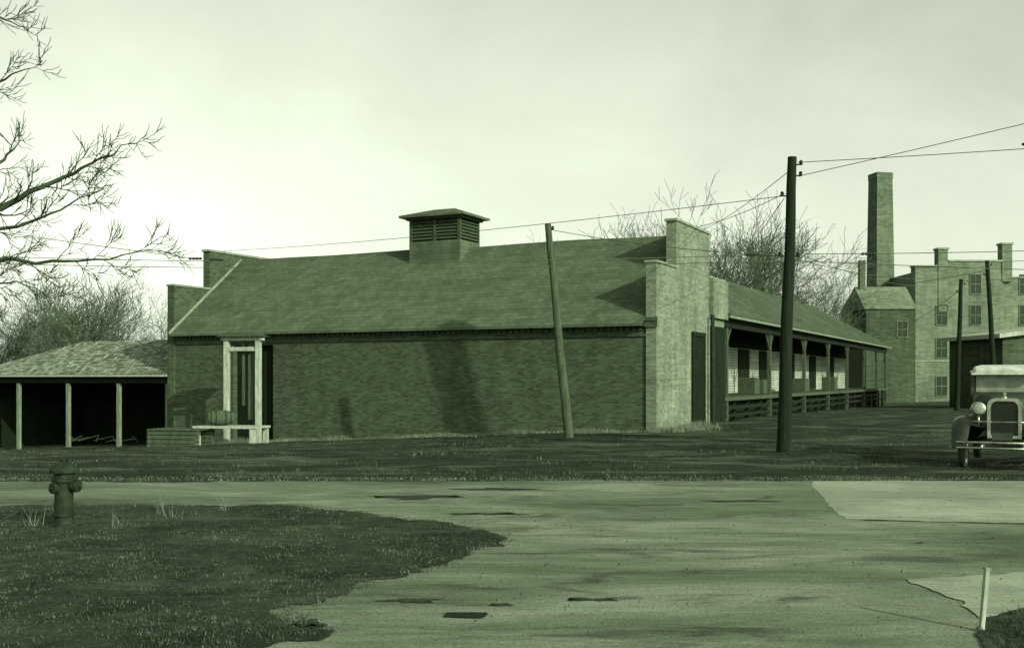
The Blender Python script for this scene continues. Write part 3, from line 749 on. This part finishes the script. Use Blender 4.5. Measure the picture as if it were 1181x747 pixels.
vs = [(p[0], -.20, p[1]) for p in o1]+[(p[0], -.20, p[1]) for p in o2]+[(p[0], -.08, p[1]) for p in o1]+[(p[0], -.15, p[1]) for p in o2]
b.add(vs, [(i, (i+1) % n, n+(i+1) % n, n+i) for i in range(n)]+[(i, (i+1) % n, 2*n+(i+1) % n, 2*n+i) for i in range(n)]+[(n+i, n+(i+1) % n, 3*n+(i+1) % n, 3*n+i) for i in range(n)])
b.lathe([(.045, 0), (.045, .03), (.02, .05), (.035, .08), (.01, .12)], 12, Matrix.Translation((0, -.14, 1.29)))
b.obj('radiator_shell', M_chr, CAR)
b = B(); b.add([(p[0], -.155, p[1]) for p in o2], [tuple(range(n))]); b.obj('radiator_core', M_blk, CAR)
b = B()
for k in range(15): x = -.21+k*.03; b.box((x-.003, -.175, .64), (x+.003, -.16, 1.20 if abs(x) < .17 else 1.14))
b.obj('radiator_fins', M_body, CAR)
b = B(); bl = B()
for s in (-1, 1):
    M = Matrix.Translation((s*.44, -.22, 1.10)) @ ry((0, 1, 0))
    b.lathe([(.125, -.02), (.135, 0), (.13, .02), (.11, .09), (.07, .15), (.02, .18)], 22, M); bl.lathe([(.115, -.022), (.08, -.04), (.03, -.048), (.01, -.05)], 22, M)
    b.tube((s*.44, -.15, .98), (s*.44, -.15, .80), .018)
b.tube((-.6, -.15, .86), (.6, -.15, .86), .018); b.tube((-.78, -.62, .50), (.78, -.62, .50), .022); b.tube((-.78, -.62, .40), (.78, -.62, .40), .022)
for s in (-.35, .35): b.box((s-.02, -.61, .38), (s+.02, -.2, .46))
b.obj('lamps_and_bumper', M_chr, CAR, smooth=True)
M_lens = paint('lamp_lens', .30, .1)
bl.obj('lamp_lenses', M_lens, CAR, smooth=True)
b = B(); b.box((-.45, -.25, .42), (-.38, 3.1, .5)); b.box((.38, -.25, .42), (.45, 3.1, .5)); b.tube((-.68, 0, .38), (.68, 0, .38), .03); b.box((-.25, -.1, .40), (.25, 1, .6)); b.obj('chassis', M_blk, CAR)
b = B(); b.box((-.17, -.66, .55), (.17, -.65, .69)); b.obj('licence_plate', M_body, CAR)

# ------------------------------------------------------------------ camera
cam = bpy.data.cameras.new('camera'); co = link(bpy.data.objects.new('camera', cam)); co.location = (0, 0, H); co.rotation_euler = (math.radians(90), 0, 0)
cam.sensor_width = 36; cam.lens = 36*1266/1181; cam.shift_y = 63.5/1181; cam.clip_end = 4000
scene.camera = co

# ------------------------------------------------------------------ light
w = bpy.data.worlds.new('World'); scene.world = w; w.use_nodes = True; nt = w.node_tree
bg = nt.nodes['Background']; bg.inputs[1].default_value = .15
sky = N(nt, 'ShaderNodeTexSky', sky_type='NISHITA'); sky.sun_disc = False
sky.sun_elevation = math.asin(SUN.z); sky.sun_rotation = math.atan2(SUN.x, SUN.y); sky.dust_density = 2.5; sky.air_density = 1.2
bw = N(nt, 'ShaderNodeRGBToBW'); nt.links.new(sky.outputs[0], bw.inputs[0])
pw = N(nt, 'ShaderNodeMath', operation='POWER'); pw.inputs[1].default_value = .85; nt.links.new(bw.outputs[0], pw.inputs[0])
ml = N(nt, 'ShaderNodeMath', operation='MULTIPLY'); ml.inputs[1].default_value = 2.0; nt.links.new(pw.outputs[0], ml.inputs[0])
tc = N(nt, 'ShaderNodeTexCoord'); v = mapping(nt, tc.outputs['Generated'], (1.5, 1.5, 2.6))
mr = N(nt, 'ShaderNodeMapRange'); mr.inputs['To Min'].default_value = .72; mr.inputs['To Max'].default_value = 1.28; nt.links.new(nz(nt, v, 1.9, 10, .6, .3), mr.inputs[0])
m2 = N(nt, 'ShaderNodeMath', operation='MULTIPLY'); nt.links.new(ml.outputs[0], m2.inputs[0]); nt.links.new(mr.outputs[0], m2.inputs[1])
vm = N(nt, 'ShaderNodeVectorMath', operation='SCALE'); vm.inputs[0].default_value = (.91, 1, .80); nt.links.new(m2.outputs[0], vm.inputs['Scale'])
nt.links.new(vm.outputs[0], bg.inputs[0])
sl_ = bpy.data.lights.new('sun', 'SUN'); sl_.energy = 4.6; sl_.angle = math.radians(.4); sl_.color = (1, .98, .88)
so = link(bpy.data.objects.new('sun', sl_)); so.rotation_euler = SUN.to_track_quat('Z', 'Y').to_euler(); so.location = (20, -20, 30)
